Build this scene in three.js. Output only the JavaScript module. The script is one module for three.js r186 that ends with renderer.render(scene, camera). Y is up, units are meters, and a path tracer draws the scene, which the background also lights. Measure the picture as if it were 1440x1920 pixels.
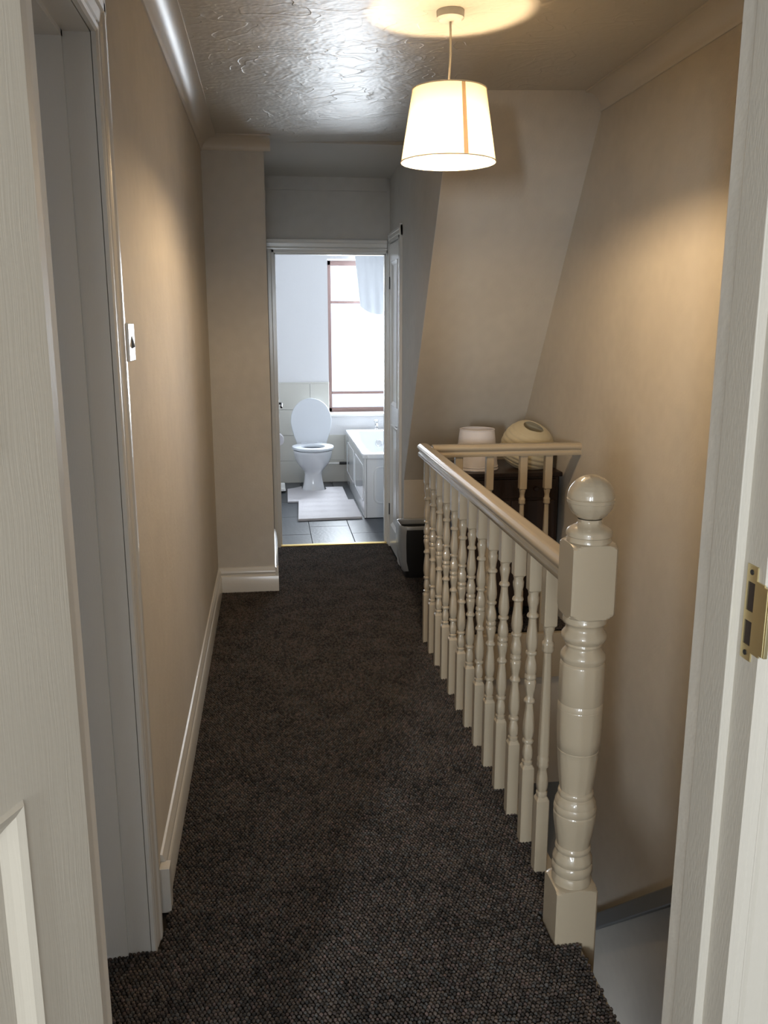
import * as THREE from 'three';
import { mergeGeometries, mergeVertices, toCreasedNormals } from 'three/addons/utils/BufferGeometryUtils.js';
import { RoundedBoxGeometry } from 'three/addons/geometries/RoundedBoxGeometry.js';
import { RectAreaLightUniformsLib } from 'three/addons/lights/RectAreaLightUniformsLib.js';
import { createNoise2D } from 'simplex-noise';

// ---------------------------------------------------------------- camera, sky, daylight, exposure
const scene = new THREE.Scene();
const camera = new THREE.PerspectiveCamera(61.28, 1440 / 1920, 0.05, 60);
camera.position.set(0, 1.55, 0);
camera.lookAt(0.1265 * 5, 1.55 - 0.2146 * 5, -0.9685 * 5);
const renderer = new THREE.WebGLRenderer({ antialias: true });
renderer.toneMapping = THREE.LinearToneMapping;
renderer.toneMappingExposure = 1.0;
renderer.shadowMap.enabled = true;
RectAreaLightUniformsLib.init();
scene.background = new THREE.Color().setRGB(1.9, 2.1, 2.4);        // overcast sky

function daylight(name, w, h, pos, target, color, intensity) {       // the sky seen through one opening
  const l = new THREE.RectAreaLight(color, intensity, w, h);
  l.name = name; l.position.set(...pos); l.lookAt(...target); scene.add(l);
  return l;
}
const DAY = new THREE.Color().setRGB(0.85, 0.93, 1.0);
daylight('bathroom_window_daylight', 0.66, 1.38, [0.93, 1.40, -8.60], [0.93, 1.40, -3], DAY, 29);
daylight('bedroom_narrow_window_daylight', 0.24, 0.74, [-1.475, 1.52, 2.95], [-1.475, 1.52, 0], DAY, 235);
daylight('bedroom_middle_window_daylight', 1.05, 1.15, [-0.2, 1.55, 2.95], [-0.2, 1.55, 0], DAY, 17);
daylight('bedroom_side_window_daylight', 1.1, 1.15, [2.25, 1.55, 0.9], [0, 1.55, 0.9], new THREE.Color().setRGB(0.96, 0.97, 1.0), 4.5);
daylight('lower_window_daylight', 0.45, 0.55, [0.79, -1.90, -3.15], [1.5, -1.75, -3.15], DAY, 3);

// ---------------------------------------------------------------- helpers
function rng(seed) { let s = seed >>> 0; return () => { s = (s + 0x6D2B79F5) | 0; let t = Math.imul(s ^ (s >>> 15), 1 | s); t = (t + Math.imul(t ^ (t >>> 7), 61 | t)) ^ t; return ((t ^ (t >>> 14)) >>> 0) / 4294967296; }; }
const taken = new Map();
function numbered(n) { const k = taken.get(n) || 0; taken.set(n, k + 1); return k ? `${n}_${String(k).padStart(3, '0')}` : n; }
function boxUV(g, s = 1) {                                           // uv in metres from the facing side
  g = g.index ? g.toNonIndexed() : g;
  const p = g.attributes.position, uv = new Float32Array(p.count * 2);
  const a = new THREE.Vector3(), b = new THREE.Vector3(), c = new THREE.Vector3();
  for (let i = 0; i < p.count; i += 3) {
    a.fromBufferAttribute(p, i); b.fromBufferAttribute(p, i + 1); c.fromBufferAttribute(p, i + 2);
    const n = b.clone().sub(a).cross(c.clone().sub(a)); const ax = Math.abs(n.x), ay = Math.abs(n.y), az = Math.abs(n.z);
    [a, b, c].forEach((v, k) => {
      const q = (i + k) * 2;
      if (ay >= ax && ay >= az) { uv[q] = v.x; uv[q + 1] = v.z; } else if (ax >= az) { uv[q] = v.z; uv[q + 1] = v.y; } else { uv[q] = v.x; uv[q + 1] = v.y; }
      uv[q] *= s; uv[q + 1] *= s;
    });
  }
  g.setAttribute('uv', new THREE.BufferAttribute(uv, 2));
  return g;
}
function clean(g) { g = g.index ? g.toNonIndexed() : g; for (const k of Object.keys(g.attributes)) if (!['position', 'normal', 'uv'].includes(k)) g.deleteAttribute(k); if (!g.attributes.uv) g.setAttribute('uv', new THREE.BufferAttribute(new Float32Array(g.attributes.position.count * 2), 2)); if (!g.attributes.normal) g.computeVertexNormals(); g.morphAttributes = {}; return g; }
function merged(list) { return list.length === 1 ? clean(list[0]) : mergeGeometries(list.map(clean), false); }
function bx(x0, x1, y0, y1, z0, z1) {
  const g = new THREE.BoxGeometry(Math.abs(x1 - x0), Math.abs(y1 - y0), Math.abs(z1 - z0));
  g.translate((x0 + x1) / 2, (y0 + y1) / 2, (z0 + z1) / 2); return boxUV(g);
}
function rb(x0, x1, y0, y1, z0, z1, r = 0.004, seg = 2) {
  const w = Math.abs(x1 - x0), h = Math.abs(y1 - y0), d = Math.abs(z1 - z0);
  const g = new RoundedBoxGeometry(w, h, d, seg, Math.min(r, w / 2.01, h / 2.01, d / 2.01));
  g.translate((x0 + x1) / 2, (y0 + y1) / 2, (z0 + z1) / 2); return boxUV(g);
}
// closed outline extruded along an axis; outline in the other two axes: x -> (z, y), y -> (x, z), z -> (x, y)
function prism(points, axis, a, b, crease = 0.6) {
  const sh = new THREE.Shape(points.map(([u, v]) => new THREE.Vector2(u, v)));
  let g = new THREE.ExtrudeGeometry(sh, { depth: b - a, bevelEnabled: false });
  g.translate(0, 0, a);
  const p = g.attributes.position;
  for (let i = 0; i < p.count; i++) {
    const u = p.getX(i), v = p.getY(i), t = p.getZ(i);
    if (axis === 'z') p.setXYZ(i, u, v, t); else if (axis === 'x') p.setXYZ(i, t, v, u); else p.setXYZ(i, u, t, v);
  }
  if (axis !== 'z') { // mirrored: turn the triangles round
    const q = p.array; for (let i = 0; i < q.length; i += 9) for (let k = 0; k < 3; k++) { const t = q[i + 3 + k]; q[i + 3 + k] = q[i + 6 + k]; q[i + 6 + k] = t; }
  }
  g.deleteAttribute('normal'); g.computeVertexNormals();
  g = toCreasedNormals(g, crease);
  return boxUV(g);
}
function lathe(profile, seg = 32, crease = 0.7) {                   // [r, y] from the bottom to the top
  let g = new THREE.LatheGeometry(profile.map(([r, y]) => new THREE.Vector2(Math.max(r, 1e-4), y)), seg);
  g.deleteAttribute('normal'); g = toCreasedNormals(g.toNonIndexed(), crease);
  return g;
}
function smooth(pts, n = 4) {                                        // rounds a list of [r, y] points
  const c = new THREE.CatmullRomCurve3(pts.map(([r, y]) => new THREE.Vector3(r, y, 0)), false, 'centripetal');
  return c.getPoints(pts.length * n).map(v => [v.x, v.y]);
}
function tube(points, r, seg = 24, rad = 8) { return new THREE.TubeGeometry(new THREE.CatmullRomCurve3(points.map(p => new THREE.Vector3(...p)), false, 'centripetal'), seg, r, rad, false); }
function cyl(r0, r1, h, seg = 24) { return new THREE.CylinderGeometry(r1, r0, h, seg); }
function loft(rings, closed = true, caps = [false, false]) {         // rings: arrays of [x, y, z], the same count in each
  const pos = [], idx = [], n = rings[0].length;
  rings.forEach(r => r.forEach(p => pos.push(...p)));
  for (let i = 0; i + 1 < rings.length; i++) for (let j = 0; j < (closed ? n : n - 1); j++) {
    const a = i * n + j, b = i * n + (j + 1) % n, c = a + n, d = b + n; idx.push(a, c, b, b, c, d);
  }
  const cap = (i, flip) => { const c = pos.length / 3, o = [0, 0, 0]; rings[i].forEach(p => p.forEach((v, k) => { o[k] += v / n; })); pos.push(...o); for (let j = 0; j < n; j++) { const a = i * n + j, b = i * n + (j + 1) % n; flip ? idx.push(c, b, a) : idx.push(c, a, b); } };
  if (caps[0]) cap(0, false);
  if (caps[1]) cap(rings.length - 1, true);
  const g = new THREE.BufferGeometry(); g.setAttribute('position', new THREE.Float32BufferAttribute(pos, 3)); g.setIndex(idx); g.computeVertexNormals();
  return g;
}
function obj(name, list, material, parent = scene) {
  const m = new THREE.Mesh(merged(Array.isArray(list) ? list : [list]), material);
  m.name = parent === scene ? numbered(name) : name; m.castShadow = m.receiveShadow = true; parent.add(m); return m;
}
function tag(o, label, category, group, kind) { o.userData.label = label; o.userData.category = category; if (group) o.userData.group = group; if (kind) o.userData.kind = kind; return o; }
function thing(name, label, category, [x, y, z] = [0, 0, 0], turn = 0, group, kind) {
  const o = new THREE.Group(); o.name = numbered(name); o.position.set(x, y, z); o.rotation.y = turn; scene.add(o); return tag(o, label, category, group, kind);
}
const struct = (name, list, m, label, category) => tag(obj(name, list, m), label, category, null, 'structure');

// ---------------------------------------------------------------- textures
const noise2 = createNoise2D(rng(7));
function dataTex(n, f, srgb = false, rx = 1, ry = 1) {
  const d = new Uint8Array(n * n * 4);
  for (let j = 0; j < n; j++) for (let i = 0; i < n; i++) { const v = f(i / n, j / n, i, j), k = (j * n + i) * 4; for (let c = 0; c < 3; c++) d[k + c] = Math.max(0, Math.min(255, Math.round(255 * (Array.isArray(v) ? v[c] : v)))); d[k + 3] = 255; }
  const t = new THREE.DataTexture(d, n, n); t.wrapS = t.wrapT = THREE.RepeatWrapping; t.magFilter = THREE.LinearFilter; t.minFilter = THREE.LinearMipmapLinearFilter; t.generateMipmaps = true;
  if (srgb) t.colorSpace = THREE.SRGBColorSpace; t.repeat.set(rx, ry); t.needsUpdate = true; return t;
}
// a noise that repeats over the unit square
function tile(u, v, f, g = f) { u -= Math.floor(u); v -= Math.floor(v); const a = noise2(u * f, v * g), b = noise2((u - 1) * f, v * g), c = noise2(u * f, (v - 1) * g), d = noise2((u - 1) * f, (v - 1) * g); return (a * (1 - u) + b * u) * (1 - v) + (c * (1 - u) + d * u) * v; }
const plasterBump = dataTex(512, (u, v) => 0.5 + 0.22 * tile(u, v, 9) + 0.16 * tile(u + 0.3, v, 40) + 0.1 * tile(u, v + 0.2, 110), false, 1.2, 1.2);
const paintMottle = dataTex(256, (u, v) => { const m = 0.965 + 0.018 * tile(u, v, 3) + 0.014 * tile(u, v, 14); return [m, m, m * 0.995]; }, true, 0.8, 0.8);
const brushBump = dataTex(256, (u, v) => 0.5 + 0.3 * tile(u, v, 60, 9) + 0.12 * tile(u, v, 12), false, 4, 4);
const grainBump = dataTex(512, (u, v) => { const w = u + 0.012 * tile(u, v, 4); return 0.5 + 0.3 * tile(w, v, 120, 5) + 0.2 * tile(w, v, 46, 4); }, false, 3.4, 1.4);
// trowelled texture coat: warped ridges with sharp lips
const artexBump = dataTex(1024, (u, v) => {
  const wu = u + 0.05 * tile(u, v, 4) + 0.016 * tile(u, v, 15), wv = v + 0.05 * tile(u + 0.5, v + 0.2, 4) + 0.016 * tile(u + 0.7, v, 15);
  const lip = (f, o, k) => { const n = tile(wu + o, wv + o * 0.7, f * 0.55, f); return n > 0 ? Math.exp(-n * k) : 0.15 * Math.exp(n * k * 2); };   // one sharp edge, one long slope
  const where = Math.max(0, Math.min(1, 0.45 + 0.9 * tile(u + 0.15, v + 0.35, 5)));
  return 0.12 + where * (0.34 * lip(8, 0.1, 9) + 0.26 * lip(15, 0.45, 7)) + 0.10 * tile(wu, wv, 22) + 0.05 * tile(u, v, 70) + 0.12 * tile(u, v, 7);
}, false, 0.55, 0.55);
const fabricBump = dataTex(128, (u, v) => 0.5 + 0.25 * Math.sin(u * Math.PI * 64) + 0.25 * Math.sin(v * Math.PI * 64), false, 8, 8);
const towelBump = dataTex(256, (u, v) => 0.5 + 0.35 * tile(u, v, 60) + 0.15 * tile(u, v, 120), false, 5, 5);
const slateBump = dataTex(256, (u, v) => 0.5 + 0.3 * tile(u, v, 9) + 0.2 * tile(u, v, 34), false, 3, 3);
const woodMap = dataTex(512, (u, v) => { const g = 0.5 + 0.5 * tile(u + 0.02 * tile(u, v, 3), v, 42, 3.4); const k = 0.17 + 0.1 * g; return [k * 1.15, k * 0.68, k * 0.42]; }, true, 1.5, 1.5);

// ---------------------------------------------------------------- materials
const std = (o) => new THREE.MeshStandardMaterial(o);
const phy = (o) => new THREE.MeshPhysicalMaterial(o);
const lin = (r, g, b) => new THREE.Color().setRGB(r, g, b);
const M = {
  wall: std({ color: lin(0.60, 0.552, 0.482), map: paintMottle, roughness: 0.78, bumpMap: plasterBump, bumpScale: 0.0012 }),
  wallPale: std({ color: lin(0.63, 0.615, 0.59), map: paintMottle, roughness: 0.75, bumpMap: plasterBump, bumpScale: 0.0012 }),
  bedroom: std({ color: lin(0.36, 0.32, 0.27), roughness: 0.85, bumpMap: plasterBump, bumpScale: 0.001 }),
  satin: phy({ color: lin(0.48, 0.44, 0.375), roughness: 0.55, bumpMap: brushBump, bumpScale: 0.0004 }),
  wallBath: std({ color: lin(0.66, 0.66, 0.67), roughness: 0.7, bumpMap: plasterBump, bumpScale: 0.0008 }),
  ceiling: phy({ color: lin(0.55, 0.525, 0.48), roughness: 0.38, specularIntensity: 0.9, bumpMap: artexBump, bumpScale: 0.0055 }),
  ceilingPlain: std({ color: lin(0.58, 0.56, 0.52), roughness: 0.6, bumpMap: plasterBump, bumpScale: 0.001 }),
  coving: phy({ color: lin(0.60, 0.56, 0.50), roughness: 0.42, clearcoat: 0.25, clearcoatRoughness: 0.36, bumpMap: plasterBump, bumpScale: 0.0006 }),
  white: phy({ color: lin(0.70, 0.69, 0.66), roughness: 0.35, clearcoat: 0.6, clearcoatRoughness: 0.16, bumpMap: brushBump, bumpScale: 0.0004 }),
  cream: phy({ color: lin(0.44, 0.366, 0.262), roughness: 0.38, clearcoat: 0.85, clearcoatRoughness: 0.1 }),
  leaf: phy({ color: lin(0.50, 0.447, 0.362), roughness: 0.45, clearcoat: 0.2, clearcoatRoughness: 0.3, bumpMap: grainBump, bumpScale: 0.0002 }),
  brass: std({ color: lin(0.80, 0.60, 0.25), metalness: 1, roughness: 0.28 }),
  paleBrass: std({ color: lin(0.72, 0.62, 0.36), metalness: 1, roughness: 0.34 }),
  steel: std({ color: lin(0.62, 0.63, 0.64), metalness: 1, roughness: 0.18 }),
  darkMetal: std({ color: lin(0.03, 0.03, 0.032), metalness: 0.6, roughness: 0.45 }),
  hole: std({ color: lin(0.03, 0.018, 0.012), roughness: 0.9 }),
  backing: std({ color: lin(0.016, 0.013, 0.011), roughness: 1 }),
  loop: std({ color: lin(1, 1, 1), roughness: 0.85 }),
  lowerFloor: std({ color: lin(0.24, 0.165, 0.10), roughness: 0.45 }),
  stairCarpet: std({ color: lin(0.062, 0.050, 0.042), roughness: 1, bumpMap: towelBump, bumpScale: 0.003 }),
  slate: phy({ color: lin(0.030, 0.036, 0.046), roughness: 0.42, bumpMap: slateBump, bumpScale: 0.0012 }),
  grout: std({ color: lin(0.05, 0.05, 0.055), roughness: 0.9 }),
  tileCream: phy({ color: lin(0.56, 0.55, 0.50), roughness: 0.22, clearcoat: 0.4, clearcoatRoughness: 0.1 }),
  groutPale: std({ color: lin(0.72, 0.71, 0.68), roughness: 0.9 }),
  ceramic: phy({ color: lin(0.66, 0.68, 0.71), roughness: 0.16, clearcoat: 0.8, clearcoatRoughness: 0.05 }),
  seat: phy({ color: lin(0.58, 0.61, 0.65), roughness: 0.3 }),
  acrylic: phy({ color: lin(0.70, 0.72, 0.74), roughness: 0.18, clearcoat: 0.6, clearcoatRoughness: 0.08 }),
  towel: std({ color: lin(0.62, 0.60, 0.62), roughness: 1, bumpMap: towelBump, bumpScale: 0.004 }),
  plastic: phy({ color: lin(0.82, 0.82, 0.80), roughness: 0.25 }),
  greyPlastic: std({ color: lin(0.12, 0.12, 0.12), roughness: 0.5 }),
  black: std({ color: lin(0.012, 0.012, 0.012), roughness: 0.45 }),
  liner: phy({ color: lin(0.80, 0.82, 0.83), roughness: 0.3, transmission: 0.72, thickness: 0, side: THREE.DoubleSide }),
  darkWood: phy({ color: lin(0.42, 0.38, 0.36), map: woodMap, roughness: 0.4 }),
  windowWood: std({ color: lin(0.13, 0.08, 0.07), roughness: 0.5 }),
  brownWood: std({ color: lin(0.022, 0.011, 0.008), roughness: 0.5 }),
  glass: phy({ color: lin(0.95, 0.97, 1), roughness: 0.02, transmission: 1, thickness: 0 }),
  curtain: phy({ color: lin(0.55, 0.57, 0.60), roughness: 1, transmission: 0.015, thickness: 0, side: THREE.DoubleSide, bumpMap: fabricBump, bumpScale: 0.0004 }),
  shade: phy({ color: lin(0.86, 0.77, 0.60), roughness: 1, transmission: 0.16, thickness: 0, side: THREE.DoubleSide, bumpMap: fabricBump, bumpScale: 0.0002 }),
  shadeSeam: phy({ color: lin(0.80, 0.64, 0.44), roughness: 1, transmission: 0.5, thickness: 0, side: THREE.DoubleSide }),
  shadeOff: phy({ color: lin(0.80, 0.76, 0.76), roughness: 1, transmission: 0.2, thickness: 0, side: THREE.DoubleSide, bumpMap: fabricBump, bumpScale: 0.0003 }),
  paper: phy({ color: lin(0.66, 0.58, 0.40), roughness: 0.95, transmission: 0.25, thickness: 0, side: THREE.DoubleSide }),
  wire: std({ color: lin(0.62, 0.55, 0.40), roughness: 0.7 }),
  cord: std({ color: lin(0.75, 0.70, 0.60), roughness: 0.5 }),
  bulb: std({ color: lin(1, 0.9, 0.75), emissive: new THREE.Color().setRGB(1, 0.72, 0.40), emissiveIntensity: 6, roughness: 0.4 }),
  stairGrey: std({ color: lin(0.20, 0.205, 0.205), roughness: 0.5 }),
};

// ---------------------------------------------------------------- shell of the hall
const XL = -0.33, XR = 1.51, CEIL = 2.50, ZD = -1.10, ZB = -5.98;
const ceilAt = (x) => CEIL + 0.027 * (x - XL);
const WELL = -2.70;

// floors: slab under the landing, stairwell left open
{
  const well0 = 0.775;
  struct('floor', [
    bx(-0.5, well0, -0.22, -0.012, -6.06, -1.85), bx(-0.5, 0.735, -0.22, -0.012, -1.85, -0.9), bx(well0, 1.66, -0.22, -0.012, -6.06, -4.05), bx(-2.3, 2.3, -0.22, -0.012, -0.96, 3.1),
  ], M.backing, 'dark backing of the woven carpet on the landing floor', 'floor');
  // woven loops of the carpet
  const r = rng(11), loops = [], P = 0.0102;
  const inside = (x, z) => {
    if (z < -5.95 || z > -0.9) return false;
    if (x < (z > -1.955 && z < -1.17 ? -0.452 : -0.312)) return false;    // runs into the left doorway
    if (z < -4.955 && x < 0.016) return false;                        // pier
    if (x > 0.676 && z < -1.842 && z > -1.962) return false;            // newel foot
    if (z > -1.842) return x < 0.744;
    if (z > -4.10) return x < 0.752;
    if (z < -5.30) return x < 0.802;
    return x < 1.505;
  };
  for (let j = 0; -5.97 + j * P < -0.9; j++) for (let i = 0; -0.47 + i * P < 1.51; i++) {
    const x = -0.47 + (i + (j % 2) * 0.5) * P + (r() - 0.5) * 0.0022, z = -5.97 + j * P + (r() - 0.5) * 0.0022;
    if (inside(x, z)) loops.push([x, z]);
  }
  const g = new THREE.IcosahedronGeometry(1, 0);
  const inst = new THREE.InstancedMesh(g, M.loop, loops.length);
  inst.name = numbered('carpet'); inst.castShadow = inst.receiveShadow = true;
  const m = new THREE.Matrix4(), q = new THREE.Quaternion(), e = new THREE.Euler(), c = new THREE.Color();
  loops.forEach(([x, z], k) => {
    e.set((r() - 0.5) * 0.6, r() * 3.1, (r() - 0.5) * 0.6); q.setFromEuler(e);
    const s = 0.0047 + r() * 0.0012;
    m.compose(new THREE.Vector3(x, -0.006 + r() * 0.0016, z), q, new THREE.Vector3(s, 0.0058 + r() * 0.0016, s)); inst.setMatrixAt(k, m);
    const t = r(), v = 0.35 + 1.15 * r() + 0.25 * noise2(x * 5, z * 5);
    if (t < 0.62) c.setRGB(0.062 * v, 0.049 * v, 0.041 * v); else if (t < 0.86) c.setRGB(0.054 * v, 0.051 * v, 0.048 * v); else c.setRGB(0.078 * v, 0.056 * v, 0.050 * v);
    inst.setColorAt(k, c);
  });
  scene.add(tag(inst, 'dark brown and grey woven loop carpet along the landing', 'carpet', null, 'stuff'));
}
// walls
struct('wall_left', [
  bx(XL - 0.16, XL, -0.22, 2.62, -6.06, -1.965), bx(XL - 0.16, XL, 2.125, 2.62, -1.965, -1.15), bx(XL - 0.16, XL, -0.22, 2.62, -1.15, ZD),
], M.wall, 'cream painted left wall of the landing with glossy skirting', 'wall');
struct('wall_pier', [bx(XL, 0.0, -0.1, 2.6, ZB - 0.12, -4.95)], M.wallPale, 'pale wall pier projecting beside the bathroom door', 'wall');
struct('wall_back', [bx(0.0, 0.82, 2.02, 2.62, ZB - 0.12, ZB), bx(0.0, 0.022, -0.1, 2.02, ZB - 0.12, ZB), bx(0.815, 0.92, -0.1, 2.02, ZB - 0.12, ZB)], M.wallPale, 'plain wall strip above the bathroom doorway', 'wall');
const SL = 1.466, zAt = (y) => -3.97 - (2.54 - y) / SL;              // sloping ceiling under the roof
{
  // wall beside the bathroom door, cut along the slope, with the cupboard opening
  const y1 = 2.60, pts = [[ZB, -0.1], [-5.93, -0.1], [-5.93, 2.07], [-5.465, 2.07], [-5.465, -0.1], [-5.31, -0.1], [-5.31, 0.576], [zAt(2.6), 2.6], [ZB, y1]];
  struct('wall_passage', [prism(pts, 'x', 0.82, 0.8225, 0.1), prism(pts.map(([z, y], i) => [i > 4 && i < 8 ? z - 0.02 : z, y]), 'x', 0.8225, 0.90, 0.1)], M.wallPale, 'pale wall with slanted edge beside the cupboard door', 'wall');
  struct('wall_knee', [bx(0.8225, 1.66, -0.1, 0.62, -5.43, -5.31)], M.wall, 'low tan wall below the sloping ceiling behind the bin', 'wall');
  const a = [zAt(2.62), 2.62], b = [-5.31, 0.576], t = 0.12;
  struct('ceiling_slope', [prism([[a[0], a[1]], [b[0], b[1]], [b[0] - t, b[1]], [a[0] - t, a[1]]], 'x', 0.8225, 1.66, 0.1)], M.wall, 'tan sloping ceiling above the cabinet alcove', 'ceiling');
}
struct('wall_right', [bx(XR, XR + 0.15, WELL - 0.1, 2.72, -5.7, ZD + 0.14)], M.wall, 'cream right wall of the stairwell', 'wall');
{
  const sl = (list) => list.map(g => { const p = g.attributes.position; for (let i = 0; i < p.count; i++) p.setY(i, p.getY(i) + 0.027 * (p.getX(i) - XL)); g.deleteAttribute('normal'); g.computeVertexNormals(); return g; });
  struct('ceiling', sl([bx(-0.5, 1.66, CEIL, CEIL + 0.1, -5.08, ZD)]), M.ceiling, 'trowel textured ceiling of the landing', 'ceiling');
  struct('ceiling_passage', [prism([[-5.08, 2.512], [ZB, 2.472], [ZB, 2.66], [-5.08, 2.66]], 'x', 0.0, 0.83, 0.1)], M.ceilingPlain, 'plain dark ceiling strip before the bathroom door', 'ceiling');
}
// wall of the camera's doorway and the bedroom behind
struct('wall_front', [
  bx(-2.3, -0.285, -0.22, 2.66, ZD, -0.965), bx(0.625, 2.3, -0.22, 2.66, ZD, -0.965), bx(-0.285, 0.625, 2.05, 2.66, ZD, -0.965), bx(0.775, XR, WELL, -0.22, ZD, -0.965),
], M.wall, 'wall holding the near doorway frame', 'wall');
struct('wall_bedroom', [
  bx(-2.42, -2.3, -0.2, 2.62, -1.1, 3.1),
  bx(2.3, 2.42, -0.2, 2.62, -1.1, 0.3), bx(2.3, 2.42, -0.2, 2.62, 1.5, 3.1), bx(2.3, 2.42, -0.2, 0.93, 0.3, 1.5), bx(2.3, 2.42, 2.17, 2.62, 0.3, 1.5),
  bx(-2.3, -1.625, -0.2, 2.62, 3.0, 3.2), bx(-1.325, -0.75, -0.2, 2.62, 3.0, 3.2), bx(0.35, 2.3, -0.2, 2.62, 3.0, 3.2),
  bx(-1.625, -1.325, -0.2, 1.12, 3.0, 3.2), bx(-1.625, -1.325, 1.92, 2.62, 3.0, 3.2), bx(-0.75, 0.35, -0.2, 0.93, 3.0, 3.2), bx(-0.75, 0.35, 2.17, 2.62, 3.0, 3.2),
], M.bedroom, 'tan papered walls of the bedroom behind the near doorway', 'wall');
struct('ceiling_bedroom', [bx(-2.4, 2.4, 2.55, 2.66, -0.965, 3.2)], M.ceilingPlain, 'plain ceiling of the bedroom behind the near doorway', 'ceiling');

function windowUnit(name, label, x0, x1, y0, y1, z, bars, frameMat, dir) {
  const w = thing(name, label, 'window', [0, 0, 0], 0, null, 'structure'), f = 0.045;
  obj('frame', [rb(x0, x1, y0, y0 + f, z - 0.03, z + 0.03), rb(x0, x1, y1 - f, y1, z - 0.03, z + 0.03), rb(x0, x0 + f, y0, y1, z - 0.03, z + 0.03), rb(x1 - f, x1, y0, y1, z - 0.03, z + 0.03)], frameMat, w);
  for (const b of bars) obj('glazing_bar', b[0] === 'h' ? rb(x0 + f, x1 - f, b[1] - 0.012, b[1] + 0.012, z - 0.022, z + 0.022) : rb(b[1] - 0.02, b[1] + 0.02, y0 + f, y1 - f, z - 0.022, z + 0.022), frameMat, w);
  const ys = [y0 + f, ...bars.filter(b => b[0] === 'h').map(b => b[1]), y1 - f];
  const xs = [x0 + f, ...bars.filter(b => b[0] === 'v').map(b => b[1]), x1 - f];
  for (let i = 0; i + 1 < ys.length; i++) for (let j = 0; j + 1 < xs.length; j++) obj('pane', bx(xs[j], xs[j + 1], ys[i], ys[i + 1], z - 0.002, z + 0.002), M.glass, w);
  return w;
}
{ const w = windowUnit('window_3', 'plain glazed opening low in the stairwell wall', -0.25, 0.25, -2.2, -1.6, 0, [['v', 0]], M.white); w.rotation.y = Math.PI / 2; w.position.set(0.735, 0, -3.15); }
windowUnit('window_2', 'narrow white framed bedroom window in the rear wall', -1.625, -1.325, 1.12, 1.92, 3.08, [], M.white);
windowUnit('window_4', 'broad white framed bedroom window in the rear wall', -0.75, 0.35, 0.93, 2.17, 3.08, [['v', -0.2]], M.white);
{ const w = windowUnit('window_5', 'white framed bedroom window in the side wall', -0.6, 0.6, 0.93, 2.17, 0, [['v', 0]], M.white); w.rotation.y = Math.PI / 2; w.position.set(2.36, 0, 0.9); }

// ---------------------------------------------------------------- coving, skirting
{
  const cove = (w, h) => { const p = [[0, 0], [0, -h], [0.006, -h]]; for (let i = 0; i <= 10; i++) { const a = i / 10 * Math.PI / 2; p.push([w - 0.006 - (w - 0.014) * Math.cos(a) + 0.002, -0.008 - (h - 0.016) * (1 - Math.sin(a)) + 0]); } p.push([w, -0.008], [w, 0]); return p; };
  const c = cove(0.085, 0.070);
  struct('trim_coving_left', [prism(c.map(([u, v]) => [XL + u, CEIL + 0.003 + v]), 'z', -4.95, ZD, 0.5)], M.coving, 'glossy coving along the left wall', 'coving');
  struct('trim_coving_pier', [prism(c.map(([u, v]) => [-4.95 + u, CEIL + 0.008 + v]), 'x', XL, 0.035, 0.5)], M.coving, 'short coving above the pier', 'coving');
  const cr = cove(0.095, 0.075);
  struct('trim_coving_right', [prism(cr.map(([u, v]) => [XR - u, ceilAt(XR) - 0.002 + v]).reverse(), 'z', -4.02, ZD, 0.5)], M.coving, 'coving along the right wall above the stairs', 'coving');
  struct('trim_lintel_board', [rb(0.0, 0.80, 2.39, 2.476, ZB, ZB + 0.02, 0.003)], M.wallPale, 'flat board under the ceiling above the bathroom door', 'trim');
  const sk = (d) => [[0, 0], [0.019, 0], [0.019, 0.098], [0.017, 0.104], [0.013, 0.108], [0.013, 0.116], [0.016, 0.121], [0.015, 0.132], [0.009, 0.143], [0.006, 0.152], [0, 0.154]];
  struct('baseboard_left', [prism(sk().map(([u, v]) => [XL + u, v - 0.008]), 'z', -4.95, -2.14, 0.5), rb(XL, XL + 0.027, -0.008, 0.125, -2.145, -2.105, 0.002)], M.white, 'moulded white skirting board along the left wall', 'skirting');
  struct('baseboard_pier', [prism(sk().map(([u, v]) => [-4.95 + u, v - 0.008]), 'x', XL, 0.018, 0.5), prism(sk().map(([u, v]) => [u, v - 0.008]), 'z', -5.90, -4.932, 0.5)], M.white, 'moulded white skirting board wrapped round the pier', 'skirting');
  const f = struct('trim_fascia', [rb(0.755, 0.785, -0.24, 0.0, -4.04, -1.86, 0.003), rb(0.733, 0.745, -0.24, -0.008, -1.95, ZD, 0.002), rb(0.76, XR, -0.24, 0.0, -4.06, -4.03, 0.003)], M.cream, 'cream board covering the floor edge round the stairwell', 'fascia');
}
// architrave profile: u across (0 at the opening), d proud of the wall
const archProfile = (w, t = 0.018) => [[0, 0], [0, t * 0.45], [0.006, t * 0.62], [w * 0.2, t * 0.66], [w * 0.26, t * 0.5], [w * 0.32, t * 0.68], [w * 0.62, t * 0.8], [w * 0.7, t], [w * 0.92, t], [w, t * 0.7], [w, 0]];

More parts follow.
